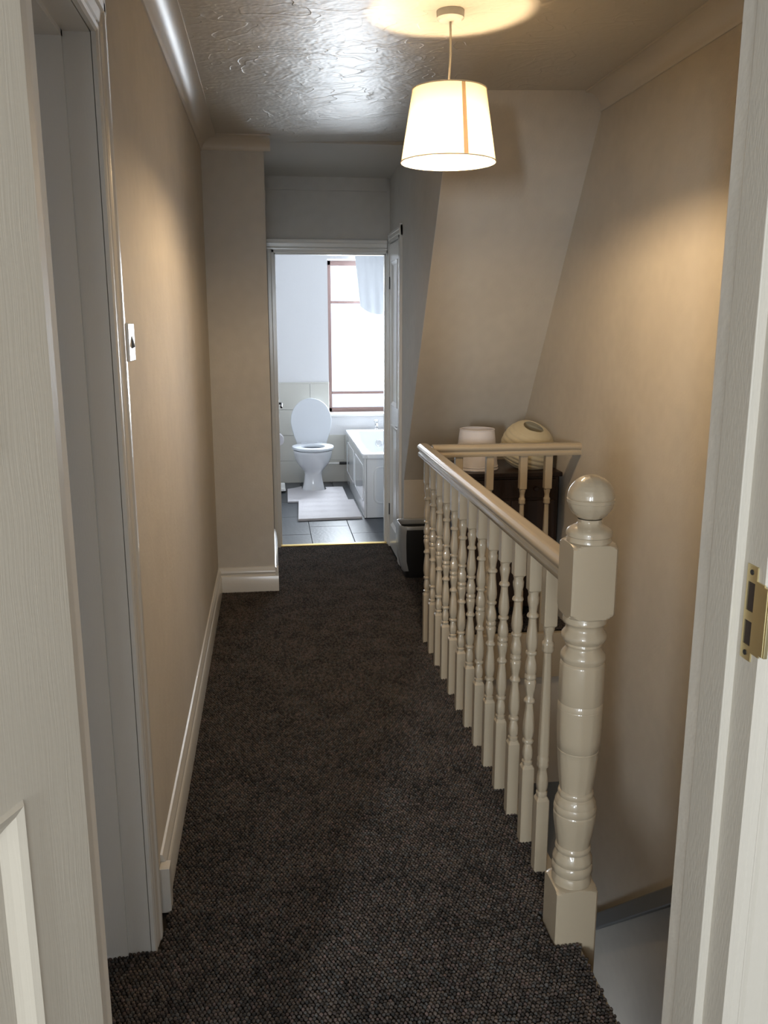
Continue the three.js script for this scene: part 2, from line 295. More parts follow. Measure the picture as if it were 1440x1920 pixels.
// ---------------------------------------------------------------- near doorway: frame with keeper plate, and the opened door leaf
{
  const t = thing('trim_1', 'white painted frame of the near doorway with brass keeper plate', 'door frame', [0, 0, 0], 0, null, 'structure');
  const zs = -1.005, zi = -0.955;
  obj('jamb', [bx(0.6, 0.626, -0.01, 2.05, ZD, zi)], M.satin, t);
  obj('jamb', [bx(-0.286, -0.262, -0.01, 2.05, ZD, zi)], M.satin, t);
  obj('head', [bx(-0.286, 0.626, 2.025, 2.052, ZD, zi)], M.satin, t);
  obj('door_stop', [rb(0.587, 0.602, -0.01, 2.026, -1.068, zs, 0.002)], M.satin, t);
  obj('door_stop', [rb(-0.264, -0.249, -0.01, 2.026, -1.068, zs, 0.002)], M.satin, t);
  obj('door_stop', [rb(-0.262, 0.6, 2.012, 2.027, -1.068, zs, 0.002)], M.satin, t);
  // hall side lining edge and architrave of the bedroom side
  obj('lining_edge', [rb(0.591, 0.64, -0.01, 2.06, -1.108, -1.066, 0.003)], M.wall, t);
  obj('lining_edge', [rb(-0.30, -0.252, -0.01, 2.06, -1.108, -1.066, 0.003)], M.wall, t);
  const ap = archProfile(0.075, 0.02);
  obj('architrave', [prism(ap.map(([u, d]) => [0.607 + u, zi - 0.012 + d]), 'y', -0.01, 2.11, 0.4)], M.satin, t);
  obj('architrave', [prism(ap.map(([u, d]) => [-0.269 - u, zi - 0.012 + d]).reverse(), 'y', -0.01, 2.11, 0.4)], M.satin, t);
  // keeper plate let into the right jamb
  const k = new THREE.Group(); k.name = 'strike_plate'; t.add(k); k.userData.label = 'pale brass keeper plate with two slots';
  const s = new THREE.Shape(); s.moveTo(-0.993, 1.125); s.lineTo(-0.970, 1.125); s.lineTo(-0.970, 1.137); s.lineTo(-0.952, 1.137); s.lineTo(-0.952, 1.232); s.lineTo(-0.970, 1.232); s.lineTo(-0.970, 1.250); s.lineTo(-0.993, 1.250); s.closePath();
  const slot = (y0, y1) => { const h = new THREE.Path(); h.moveTo(-0.989, y0); h.lineTo(-0.989, y1); h.lineTo(-0.973, y1); h.lineTo(-0.973, y0); h.closePath(); s.holes.push(h); };
  slot(1.145, 1.177); slot(1.190, 1.228);
  const pg = new THREE.ExtrudeGeometry(s, { depth: 0.002, bevelEnabled: false }); pg.rotateY(-Math.PI / 2); // (u -> z, v -> y)
  pg.translate(0.600, 0, 0);
  obj('plate', [pg], M.paleBrass, k);
  obj('slot', [bx(0.5995, 0.5999, 1.145, 1.177, -0.989, -0.973)], M.hole, k);
  obj('slot', [bx(0.5995, 0.5999, 1.190, 1.228, -0.989, -0.973)], M.hole, k);
  for (const y of [1.134, 1.241]) { const c = cyl(0.0035, 0.0035, 0.0012, 16); c.rotateZ(Math.PI / 2); c.translate(0.5978, y, -0.982); obj('screw', c, M.darkMetal, k); }
  const lip = tube([[0.599, 1.185, -0.952], [0.601, 1.185, -0.944], [0.606, 1.185, -0.938]], 0.001, 6, 6); lip.scale(1, 1, 1);
  obj('lip', [rb(0.5975, 0.6005, 1.140, 1.230, -0.953, -0.944, 0.001), rb(0.5985, 0.604, 1.140, 1.230, -0.947, -0.941, 0.001)], M.paleBrass, k);
}
function panelDoor(name, label, w, h, th, panels, mat, kind = 'structure') {  // leaf in local x 0..w, y 0..h, z -th..0; face at z = 0 and z = -th
  const d = thing(name, label, 'door', [0, 0, 0], 0, null, kind);
  const s = new THREE.Shape(); s.moveTo(0, 0); s.lineTo(w, 0); s.lineTo(w, h); s.lineTo(0, h); s.closePath();
  for (const [x0, x1, y0, y1] of panels) { const p = new THREE.Path(); p.moveTo(x0, y0); p.lineTo(x0, y1); p.lineTo(x1, y1); p.lineTo(x1, y0); p.closePath(); s.holes.push(p); }
  const g = new THREE.ExtrudeGeometry(s, { depth: th, bevelEnabled: false }); g.translate(0, 0, -th);
  obj('leaf', boxUV(g), mat, d);
  for (const [x0, x1, y0, y1] of panels) {
    const p = obj('panel', bx(x0, x1, y0, y1, -th * 0.72, -th * 0.28), mat, d);
    for (const side of [0, 1]) {                                     // sloped moulding round the panel on both faces
      const fz = side ? -th : 0, iz = side ? -th * 0.72 : -th * 0.28, m = 0.024, o = side ? -0.004 : 0.004;
      const ring = (e, z) => [[x0 + e, y0 + e, z], [x1 - e, y0 + e, z], [x1 - e, y1 - e, z], [x0 + e, y1 - e, z]];
      let lf = loft(side ? [ring(m, iz), ring(m * 0.7, iz + o * 1.2), ring(m * 0.35, fz + o * 0.1), ring(0.0, fz + o), ring(-0.004, fz)] : [ring(-0.004, fz), ring(0.0, fz + o), ring(m * 0.35, fz + o * 0.1), ring(m * 0.7, iz + o * 1.2), ring(m, iz)]);
      lf = lf.toNonIndexed(); lf.deleteAttribute('normal'); lf.computeVertexNormals();
      obj('moulding', boxUV(lf), mat, p);
    }
  }
  return d;
}
{
  const W = 0.835, H = 1.995, L = panelDoor('door_1', 'cream wood grained panel door standing open at the near doorway', W, H, 0.04,
    [[0.105, 0.37, 0.22, 1.06], [0.465, 0.73, 0.22, 1.06], [0.115, 0.37, 1.42, 1.88], [0.465, 0.72, 1.42, 1.88]], M.leaf);
  // hall-side face turned to the camera: local x runs away from the hinge, local +z is that face
  const ux = new THREE.Vector3(-0.39, 0, 0.921).normalize(), uy = new THREE.Vector3(0, 1, 0), uz = new THREE.Vector3().crossVectors(ux, uy);
  L.matrixAutoUpdate = true;
  const m = new THREE.Matrix4().makeBasis(ux, uy, uz); L.quaternion.setFromRotationMatrix(m);
  L.position.set(-0.2618, 0.006, -0.9556);
  for (const y of [0.2, 0.93, 1.74]) obj('hinge', [bx(-0.0015, 0.0005, y - 0.038, y + 0.038, -0.036, -0.004)], M.darkMetal, L);
  const kn = lathe(smooth([[0.004, 0.0], [0.024, 0.002], [0.024, 0.006], [0.009, 0.012], [0.009, 0.03], [0.022, 0.038], [0.026, 0.05], [0.018, 0.062], [0.0001, 0.066]], 3), 20); kn.rotateX(Math.PI / 2);
  const k = obj('knob', kn, M.paleBrass, L); k.position.set(W - 0.06, 1.18, -0.04); k.rotation.y = Math.PI;
}

// ---------------------------------------------------------------- left doorway in the hall wall (closed door, deep white lining)
{
  const t = thing('trim_2', 'white painted lining and architrave of the left doorway', 'door frame', [0, 0, 0], 0, null, 'structure');
  obj('jamb', [bx(-0.49, -0.392, -0.01, 2.125, -1.975, -1.943)], M.white, t);
  obj('rebate', [bx(-0.392, XL - 0.008, -0.01, 2.125, -1.975, -1.955)], M.white, t);
  obj('head', [bx(-0.49, -0.392, 2.105, 2.14, -1.96, -1.15), bx(-0.392, XL - 0.008, 2.117, 2.14, -1.97, -1.15)], M.white, t);
  obj('jamb', [bx(-0.49, XL - 0.008, -0.01, 2.125, -1.17, -1.148)], M.white, t);
  const ap = archProfile(0.078, 0.02);
  obj('architrave', [prism(ap.map(([u, d]) => [XL - 0.006 + d, -1.953 - u]), 'y', -0.01, 2.20, 0.4)], M.white, t);
  obj('architrave', [prism(ap.map(([u, d]) => [XL - 0.006 + d, 2.118 + u]).map(([x, y]) => [x, y]), 'z', -2.03, -1.12, 0.4)], M.white, t);
  const d = panelDoor('door_2', 'white closed panel door inside the left doorway', 0.775, 2.10, 0.04, [[0.1, 0.35, 0.2, 1.0], [0.43, 0.675, 0.2, 1.0], [0.1, 0.35, 1.2, 1.98], [0.43, 0.675, 1.2, 1.98]], M.white);
  d.rotation.y = Math.PI / 2; d.position.set(-0.452, 0.003, -1.168);
}

// ---------------------------------------------------------------- bathroom doorway: frame, threshold, open leaf
{
  const t = thing('trim_3', 'white glossy frame round the bathroom doorway', 'door frame', [0, 0, 0], 0, null, 'structure');
  obj('jamb', [bx(0.020, 0.045, -0.01, 2.02, ZB - 0.12, ZB + 0.012)], M.white, t);
  obj('jamb', [bx(0.797, 0.818, -0.01, 2.02, ZB - 0.12, ZB + 0.012)], M.white, t);
  obj('head', [bx(0.02, 0.818, 2.0, 2.03, ZB - 0.12, ZB + 0.012)], M.white, t);
  obj('door_stop', [rb(0.044, 0.056, 0, 2.0, -6.045, -6.0, 0.002), rb(0.786, 0.798, 0, 2.0, -6.045, -6.0, 0.002), rb(0.045, 0.797, 1.988, 2.001, -6.045, -6.0, 0.002)], M.white, t);
  const ap = archProfile(0.075, 0.02);
  obj('architrave', [prism(ap.map(([u, d]) => [2.012 + u, d]).map(([y, d]) => [ZB + d, y]), 'x', 0.002, 0.80, 0.4)], M.white, t);
  obj('architrave', [prism([[0, 0], [0.022, 0], [0.027, 0.004], [0.027, 0.014], [0.02, 0.02], [0, 0.02]].map(([u, d]) => [0.004 + u, ZB + d]), 'y', -0.01, 2.02, 0.4)], M.white, t);
  obj('hinge', [bx(0.0445, 0.0462, 1.78, 1.88, -6.098, -6.066)], M.brass, t);
  obj('hinge', [bx(0.0445, 0.0462, 0.17, 0.27, -6.098, -6.066)], M.darkMetal, t);
  const s = tag(obj('threshold_strip', [prism([[-6.0, 0], [-5.996, 0.006], [-5.984, 0.009], [-5.968, 0.009], [-5.956, 0.005], [-5.952, 0]], 'x', 0.045, 0.797, 0.3)], M.brass), 'polished brass threshold strip across the bathroom doorway', 'threshold');
  const W = 0.735, d = panelDoor('door_3', 'white bathroom door opened flat against the inner wall', W, 1.975, 0.038, [[0.1, 0.33, 0.2, 0.9], [0.41, 0.64, 0.2, 0.9], [0.1, 0.33, 1.08, 1.86], [0.41, 0.64, 1.08, 1.86]], M.white);
  const ux = new THREE.Vector3(0.022, 0, -1).normalize(), uy = new THREE.Vector3(0, 1, 0), uz = new THREE.Vector3().crossVectors(ux, uy);
  d.quaternion.setFromRotationMatrix(new THREE.Matrix4().makeBasis(ux, uy, uz));
  // face towards the bathroom: choose the side that looks to +x
  d.position.set(0.012, 0.008, -6.102);
  const f = uz.x > 0 ? 1 : -1, fz = f > 0 ? 0 : -0.038;
  const lever = new THREE.Group(); lever.name = 'lever_handle'; d.add(lever); lever.userData.label = 'dark lever handle on a tall backplate';
  obj('backplate', [rb(W - 0.075, W - 0.035, 0.83, 0.98, fz, fz + f * 0.008, 0.003)], M.darkMetal, lever);
  const rod = tube([[W - 0.055, 0.925, fz], [W - 0.055, 0.925, fz + f * 0.045], [W - 0.06, 0.923, fz + f * 0.055], [W - 0.10, 0.915, fz + f * 0.056], [W - 0.15, 0.905, fz + f * 0.055]], 0.0085, 24, 10);
  obj('lever', rod, M.darkMetal, lever);
}
// cupboard door in the passage wall
{
  const t = thing('trim_4', 'white frame of the narrow cupboard door beside the bathroom', 'door frame', [0, 0, 0], 0, null, 'structure');
  obj('jamb', [bx(0.804, 0.90, -0.01, 2.07, -5.932, -5.915)], M.white, t);
  obj('jamb', [bx(0.804, 0.90, -0.01, 2.07, -5.48, -5.463)], M.white, t);
  obj('head', [bx(0.804, 0.90, 2.055, 2.072, -5.93, -5.463)], M.white, t);
  const ap = archProfile(0.06, 0.018);
  obj('architrave', [prism(ap.map(([u, d]) => [0.82 - d, -5.468 + u]).reverse(), 'y', -0.01, 2.135, 0.4)], M.white, t);
  obj('architrave', [prism(ap.map(([u, d]) => [0.82 - d, 2.065 + u]).reverse(), 'z', -5.965, -5.408, 0.4)], M.white, t);
  obj('architrave', [bx(0.803, 0.82, -0.01, 2.125, -5.968, -5.928)], M.white, t);
  const d = panelDoor('door_4', 'narrow white glossy cupboard door beside the bathroom', 0.432, 2.045, 0.03, [[0.08, 0.352, 0.16, 0.86], [0.08, 0.352, 1.0, 1.93]], M.white);
  d.rotation.y = -Math.PI / 2; d.position.set(0.812, 0.004, -5.914);
  for (const y of [0.26, 1.80]) { obj('hinge', [bx(-0.004, 0.012, y - 0.04, y + 0.04, -0.001, 0.006)], M.darkMetal, d); }
  const kn = cyl(0.004, 0.004, 0.05, 10); kn.rotateZ(Math.PI / 2); kn.translate(0.395, 0.885, 0.012); obj('latch', kn, M.darkMetal, d);
}
// light switch
{
  const s = thing('light_switch', 'white plastic light switch on the left wall beside the doorway', 'switch', [XL, 1.505, -2.075]);
  obj('pattress', [rb(0, 0.012, -0.043, 0.043, -0.043, 0.043, 0.003)], M.plastic, s);
  obj('faceplate', [rb(0.012, 0.019, -0.043, 0.043, -0.043, 0.043, 0.003)], M.plastic, s);
  obj('rocker', [prism([[0.019, -0.014], [0.026, -0.010], [0.0192, 0.014]], 'z', -0.006, 0.006, 0.2)], M.greyPlastic, s);
}

// ---------------------------------------------------------------- balustrade
const BX = 0.736, RAILTOP = 0.972, RAILBOT = 0.912;
const balProfile = [[0.0135, 0.249], [0.0155, 0.254], [0.0165, 0.262], [0.0125, 0.266], [0.0150, 0.274], [0.0162, 0.286], [0.0150, 0.300], [0.0115, 0.315], [0.0105, 0.319], [0.0162, 0.322], [0.0175, 0.327], [0.0162, 0.332], [0.0125, 0.335], [0.0160, 0.345], [0.0182, 0.362], [0.0175, 0.385], [0.0145, 0.415], [0.0118, 0.440], [0.0115, 0.449], [0.0165, 0.452], [0.0178, 0.456], [0.0160, 0.461], [0.0118, 0.466], [0.0122, 0.476], [0.0155, 0.495], [0.0180, 0.510], [0.0175, 0.519], [0.0140, 0.523], [0.0172, 0.526], [0.0180, 0.532], [0.0172, 0.538], [0.0140, 0.541], [0.0172, 0.547], [0.0180, 0.560], [0.0155, 0.578], [0.0118, 0.594], [0.0115, 0.599], [0.0162, 0.602], [0.0176, 0.606], [0.0162, 0.611], [0.0128, 0.614], [0.0165, 0.624], [0.0180, 0.640], [0.0165, 0.662], [0.0130, 0.690], [0.0115, 0.709], [0.0118, 0.713], [0.0165, 0.716], [0.0178, 0.720], [0.0162, 0.725], [0.0115, 0.730], [0.0130, 0.745], [0.0165, 0.762], [0.0172, 0.775], [0.0145, 0.782], [0.0150, 0.787], [0.0165, 0.792], [0.0165, 0.798]];
const slimProfile = [[0.0140, 0.226], [0.0155, 0.234], [0.0165, 0.243], [0.0130, 0.247], [0.0160, 0.256], [0.0172, 0.270], [0.0155, 0.292], [0.0122, 0.312], [0.0130, 0.320], [0.0168, 0.323], [0.0175, 0.329], [0.0160, 0.335], [0.0160, 0.337], [0.0175, 0.343], [0.0170, 0.349], [0.0150, 0.353], [0.0168, 0.362], [0.0160, 0.430], [0.0140, 0.530], [0.0118, 0.640], [0.0115, 0.664], [0.0165, 0.668], [0.0175, 0.674], [0.0160, 0.680], [0.0160, 0.682], [0.0175, 0.688], [0.0165, 0.694], [0.0125, 0.699], [0.0120, 0.715], [0.0150, 0.728], [0.0165, 0.733], [0.0165, 0.745]];
function squareBlock(h, y0, y1, chTop, chBot) {                     // square block with chamfered shoulders where the turning begins
  const rings = [], k = 0.7;
  const ring = (s, y) => { const c = Math.min(0.0025, s * 0.2); return [[-s + c, y, -s], [s - c, y, -s], [s, y, -s + c], [s, y, s - c], [s - c, y, s], [-s + c, y, s], [-s, y, s - c], [-s, y, -s + c]].reverse(); };
  if (chBot) rings.push(ring(h * k, y0), ring(h, y0 + chBot)); else rings.push(ring(h, y0));
  if (chTop) rings.push(ring(h, y1 - chTop), ring(h * k, y1)); else rings.push(ring(h, y1));
  let g = loft(rings, true, [true, true]); g = g.toNonIndexed(); g.deleteAttribute('normal'); return toCreasedNormals(g, 0.3);
}
const turned = mergeVertices(lathe(balProfile, 18, 0.9)), slim = mergeVertices(lathe(slimProfile, 18, 0.9));
const balGeo = merged([turned, squareBlock(0.0185, -0.012, 0.252, 0.011, 0), squareBlock(0.0185, 0.792, RAILBOT + 0.004, 0, 0.007)]);
const slimGeo = merged([slim, squareBlock(0.0185, -0.012, 0.232, 0.012, 0), squareBlock(0.0185, 0.738, RAILBOT + 0.004, 0, 0.007)]);
const railOutline = (() => { const r = [[-0.026, 0], [-0.028, 0.003], [-0.028, 0.014], [-0.022, 0.019], [-0.021, 0.025], [-0.027, 0.030], [-0.032, 0.037], [-0.0325, 0.044], [-0.029, 0.051], [-0.021, 0.0565], [-0.010, 0.0595], [0, 0.060]]; return [...r, ...r.slice(0, -1).reverse().map(([a, b]) => [-a, b])]; })();
{
  const b = thing('balustrade', 'cream glossy balustrade with turned spindles and ball topped newel along the stairwell', 'balustrade', [BX, 0, -1.90]);
  const N = new THREE.Group(); N.name = 'newel_post'; b.add(N); N.userData.label = 'stout turned newel post with ball finial';
  const sq = (h, y0, y1, top, bot) => {                              // square section whose corners run out in an arch towards the turning
    const rings = [], n = 14, r0 = 0.052;
    const ring = (y, f) => { const o = []; for (let i = 0; i < 64; i++) { const a = -(i + 0.5) / 64 * Math.PI * 2, c = Math.cos(a), s = Math.sin(a); const R = Math.min(h / Math.max(Math.abs(c), Math.abs(s)), h * 1.36); const rr = Math.min(R, f); o.push([rr * c, y, rr * s]); } return o; };
    const far = h * 1.5;
    if (bot) for (let i = 0; i <= n; i++) { const t = i / n; rings.push(ring(y0 + bot * t, r0 + (far - r0) * Math.sqrt(1 - (1 - t) * (1 - t)))); } else rings.push(ring(y0, far));
    if (top) for (let i = 0; i <= n; i++) { const t = 1 - i / n; rings.push(ring(y1 - top * t, r0 + (far - r0) * Math.sqrt(1 - (1 - t) * (1 - t)))); } else rings.push(ring(y1, far));
    let g = loft(rings, true, [true, true]); g = g.toNonIndexed(); g.deleteAttribute('normal'); return toCreasedNormals(g, 0.35);
  };
  obj('base_block', [sq(0.054, -0.26, 0.146, 0.032, 0)], M.cream, N);
  obj('shaft', [lathe([[0.047, 0.128], [0.0495, 0.142], [0.0505, 0.158], [0.047, 0.165], [0.0455, 0.170], [0.051, 0.176], [0.0520, 0.188], [0.0500, 0.198], [0.0480, 0.200], [0.0505, 0.205], [0.0500, 0.214], [0.0450, 0.226], [0.0420, 0.233], [0.0445, 0.236], [0.0455, 0.243], [0.0440, 0.249], [0.0420, 0.251], [0.0435, 0.262], [0.0470, 0.282], [0.0505, 0.305], [0.0532, 0.328], [0.0535, 0.340], [0.0515, 0.343], [0.0530, 0.347], [0.0540, 0.353], [0.0520, 0.362], [0.0505, 0.364], [0.0510, 0.372], [0.0460, 0.382], [0.0425, 0.387], [0.0440, 0.390], [0.0448, 0.396], [0.0430, 0.402], [0.0405, 0.404], [0.0430, 0.422], [0.0470, 0.460], [0.0502, 0.500], [0.0510, 0.5135], [0.0498, 0.515], [0.0512, 0.5165], [0.0535, 0.545], [0.0547, 0.580], [0.0549, 0.624], [0.0537, 0.6255], [0.0549, 0.627], [0.0548, 0.640], [0.0536, 0.6415], [0.0548, 0.643], [0.0545, 0.700], [0.0540, 0.738], [0.0525, 0.744], [0.0500, 0.746], [0.0530, 0.750], [0.0548, 0.757], [0.0530, 0.766], [0.0470, 0.774], [0.0425, 0.780], [0.0422, 0.786], [0.0445, 0.790], [0.0430, 0.795], [0.0500, 0.800], [0.0542, 0.808], [0.0535, 0.817], [0.0490, 0.823], [0.0452, 0.828], [0.0448, 0.838], [0.0470, 0.843], [0.0520, 0.847], [0.0530, 0.853], [0.0500, 0.859], [0.0490, 0.862], [0.0525, 0.866], [0.0520, 0.880]], 40, 0.7)], M.cream, N);
  obj('cap_block', [sq(0.054, 0.862, 1.048, 0.04, 0.055)], M.cream, N);
  const neck = [[0.0525, 1.036], [0.0530, 1.050], [0.0510, 1.056], [0.0500, 1.058], [0.0535, 1.061], [0.0540, 1.068], [0.0500, 1.076], [0.0400, 1.082], [0.0300, 1.088], [0.0275, 1.094], [0.0285, 1.100]];
  obj('collar', [lathe(neck, 36, 0.7)], M.cream, N);
  const ball = []; for (let i = 0; i <= 40; i++) { const a = -1.05 + (Math.PI / 2 + 1.05) * i / 40; let r = 0.0548 * Math.cos(a); const y = 1.149 + 0.0548 * Math.sin(a); ball.push([r, y]); }
  const bl = ball.filter(p => Math.abs(p[1] - 1.1445) > 0.005).concat([[0.0530, 1.1392], [0.0556, 1.1405], [0.0558, 1.1480], [0.0532, 1.1495]]).sort((p, q) => p[1] - q[1]);
  obj('ball_finial', [lathe(bl, 40, 0.5)], M.cream, N);
  const zs = [-2.16, -2.305, -2.46, -2.615, -2.77, -2.925, -3.08, -3.235, -3.39, -3.55, -3.705, -3.86, -4.01];
  zs.forEach((z, i) => { const m = obj('baluster', i ? balGeo : slimGeo, M.cream, b); m.position.z = z + 1.90; m.rotation.y = 0; });
  const rail = prism(railOutline.map(([u, v]) => [u, RAILBOT + v]), 'z', -2.235, -0.045, 0.6);
  obj('handrail', [rail], M.cream, b);
  const e = prism(railOutline.map(([u, v]) => [u, RAILBOT + v]), 'z', -2.24, -2.235, 0.6);

  const c = thing('balustrade', 'short cream return balustrade between the landing corner and the right wall', 'balustrade', [BX, 0, -4.085]);
  const xs = [0.90, 1.055, 1.225, 1.352];
  xs.forEach(x => { const m = obj('baluster', slimGeo, M.cream, c); m.position.x = x - BX; });
  obj('handrail', [prism(railOutline.map(([u, v]) => [u, RAILBOT - 0.001 + v]), 'x', 0.034, XR - BX, 0.6)], M.cream, c);
}

// ---------------------------------------------------------------- stairwell below
{
  struct('wall_stairwell', [bx(0.70, 0.775, WELL, -0.22, -5.7, -3.4), bx(0.70, 0.775, WELL, -0.22, -2.9, ZD), bx(0.70, 0.775, WELL, -2.2, -3.4, -2.9), bx(0.70, 0.775, -1.6, -0.22, -3.4, -2.9), bx(0.70, XR, -0.85, -0.215, -4.17, -4.05), bx(0.70, XR + 0.1, WELL, -0.2, -5.75, -5.6)], M.wall, 'pale walls of the stairwell below the landing', 'wall');
  struct('floor_lower', [bx(0.70, XR + 0.1, WELL - 0.1, WELL, -5.7, ZD)], M.lowerFloor, 'brown wooden floor of the hall below the stairs', 'floor');
  struct('ceiling_lower', [bx(0.70, XR + 0.1, -0.85, -0.75, -5.7, -4.16)], M.ceilingPlain, 'ceiling of the lower hall', 'ceiling');
  const st = thing('staircase', 'carpeted stair flight dropping away below the landing', 'staircase', [0, 0, 0], 0);
  for (let i = 1; i < 13; i++) obj('step', [rb(0.78, XR - 0.002, -0.2 * i - 0.2, -0.2 * i, -1.16 - 0.215 * i, -1.105 - 0.215 * (i - 1), 0.01)], M.stairCarpet, st);
  const a = Math.atan2(0.93, 1), s = new THREE.Vector3(XR - 0.022, -0.665 + 0.93 * 1.35, -2.83 + 1.35);
  const g = new RoundedBoxGeometry(0.044, 0.066, 3.9, 3, 0.008); boxUV(g);
  const h = thing('stair_handrail', 'dark grey sloping rail fixed along the stairwell wall', 'handrail', [XR - 0.022, -0.665 - 0.93 * 0.35, -2.83 - 0.35]);
  const m = obj('rail', [g], M.stairGrey, h); m.rotation.x = -a;
}

// ---------------------------------------------------------------- pendant lamp
{
  const lx = 0.607, lz = -3.0, cy = ceilAt(lx), b = 2.068;
  const p = thing('pendant_lamp', 'lit pendant lamp with white tapered drum shade', 'lamp', [lx, b, lz]);
  const H = cy - b;
  obj('ceiling_rose', [lathe([[0.0, H - 0.032], [0.012, H - 0.032], [0.036, H - 0.029], [0.044, H - 0.022], [0.045, H - 0.006], [0.045, H]], 32, 0.5)], M.plastic, p);
  obj('cord', tube([[0, H - 0.03, 0], [0.002, H - 0.12, 0.001], [-0.002, 0.24, 0], [0, 0.14, 0]], 0.0035, 20, 8), M.cord, p);
  const rB = 0.157, rT = 0.121, h = 0.222;
  const shade = new THREE.CylinderGeometry(rT, rB, h, 64, 1, true); shade.translate(0, h / 2, 0);
  const sh = obj('shade', shade, M.shade, p);
  const seam = new THREE.CylinderGeometry(rT + 0.0012, rB + 0.0012, h, 4, 1, true, 0.12, 0.10); seam.translate(0, h / 2, 0);
  obj('seam', seam, M.shadeSeam, sh);
  const ringB = new THREE.TorusGeometry(rB, 0.0022, 8, 64); ringB.rotateX(Math.PI / 2); const ringT = new THREE.TorusGeometry(rT, 0.0022, 8, 64); ringT.rotateX(Math.PI / 2); ringT.translate(0, h, 0);
  obj('rim', ringB, M.shade, sh); obj('rim', ringT, M.shade, sh);
  for (let i = 0; i < 3; i++) { const a = i * 2.094 + 0.5; obj('carrier_arm', tube([[0.016 * Math.cos(a), 0.135, 0.016 * Math.sin(a)], [rT * 0.6 * Math.cos(a), 0.19, rT * 0.6 * Math.sin(a)], [rT * Math.cos(a), h, rT * Math.sin(a)]], 0.0016, 12, 6), M.wire, p); }
  obj('lamp_holder', [lathe([[0.0, 0.075], [0.016, 0.075], [0.018, 0.082], [0.018, 0.12], [0.012, 0.14], [0.005, 0.15], [0, 0.15]], 20, 0.5)], M.plastic, p);
  obj('bulb', [lathe(smooth([[0.0001, 0.0], [0.016, 0.003], [0.026, 0.014], [0.029, 0.030], [0.024, 0.050], [0.015, 0.066], [0.013, 0.076]], 4), 24, 3)], M.bulb, p);
  const L = new THREE.PointLight(new THREE.Color().setRGB(1, 0.72, 0.42), 3.0, 0, 2); L.name = 'pendant_lamp_light'; L.position.set(lx, b + 0.032, lz); L.castShadow = true; L.shadow.radius = 1.3; scene.add(L);
}

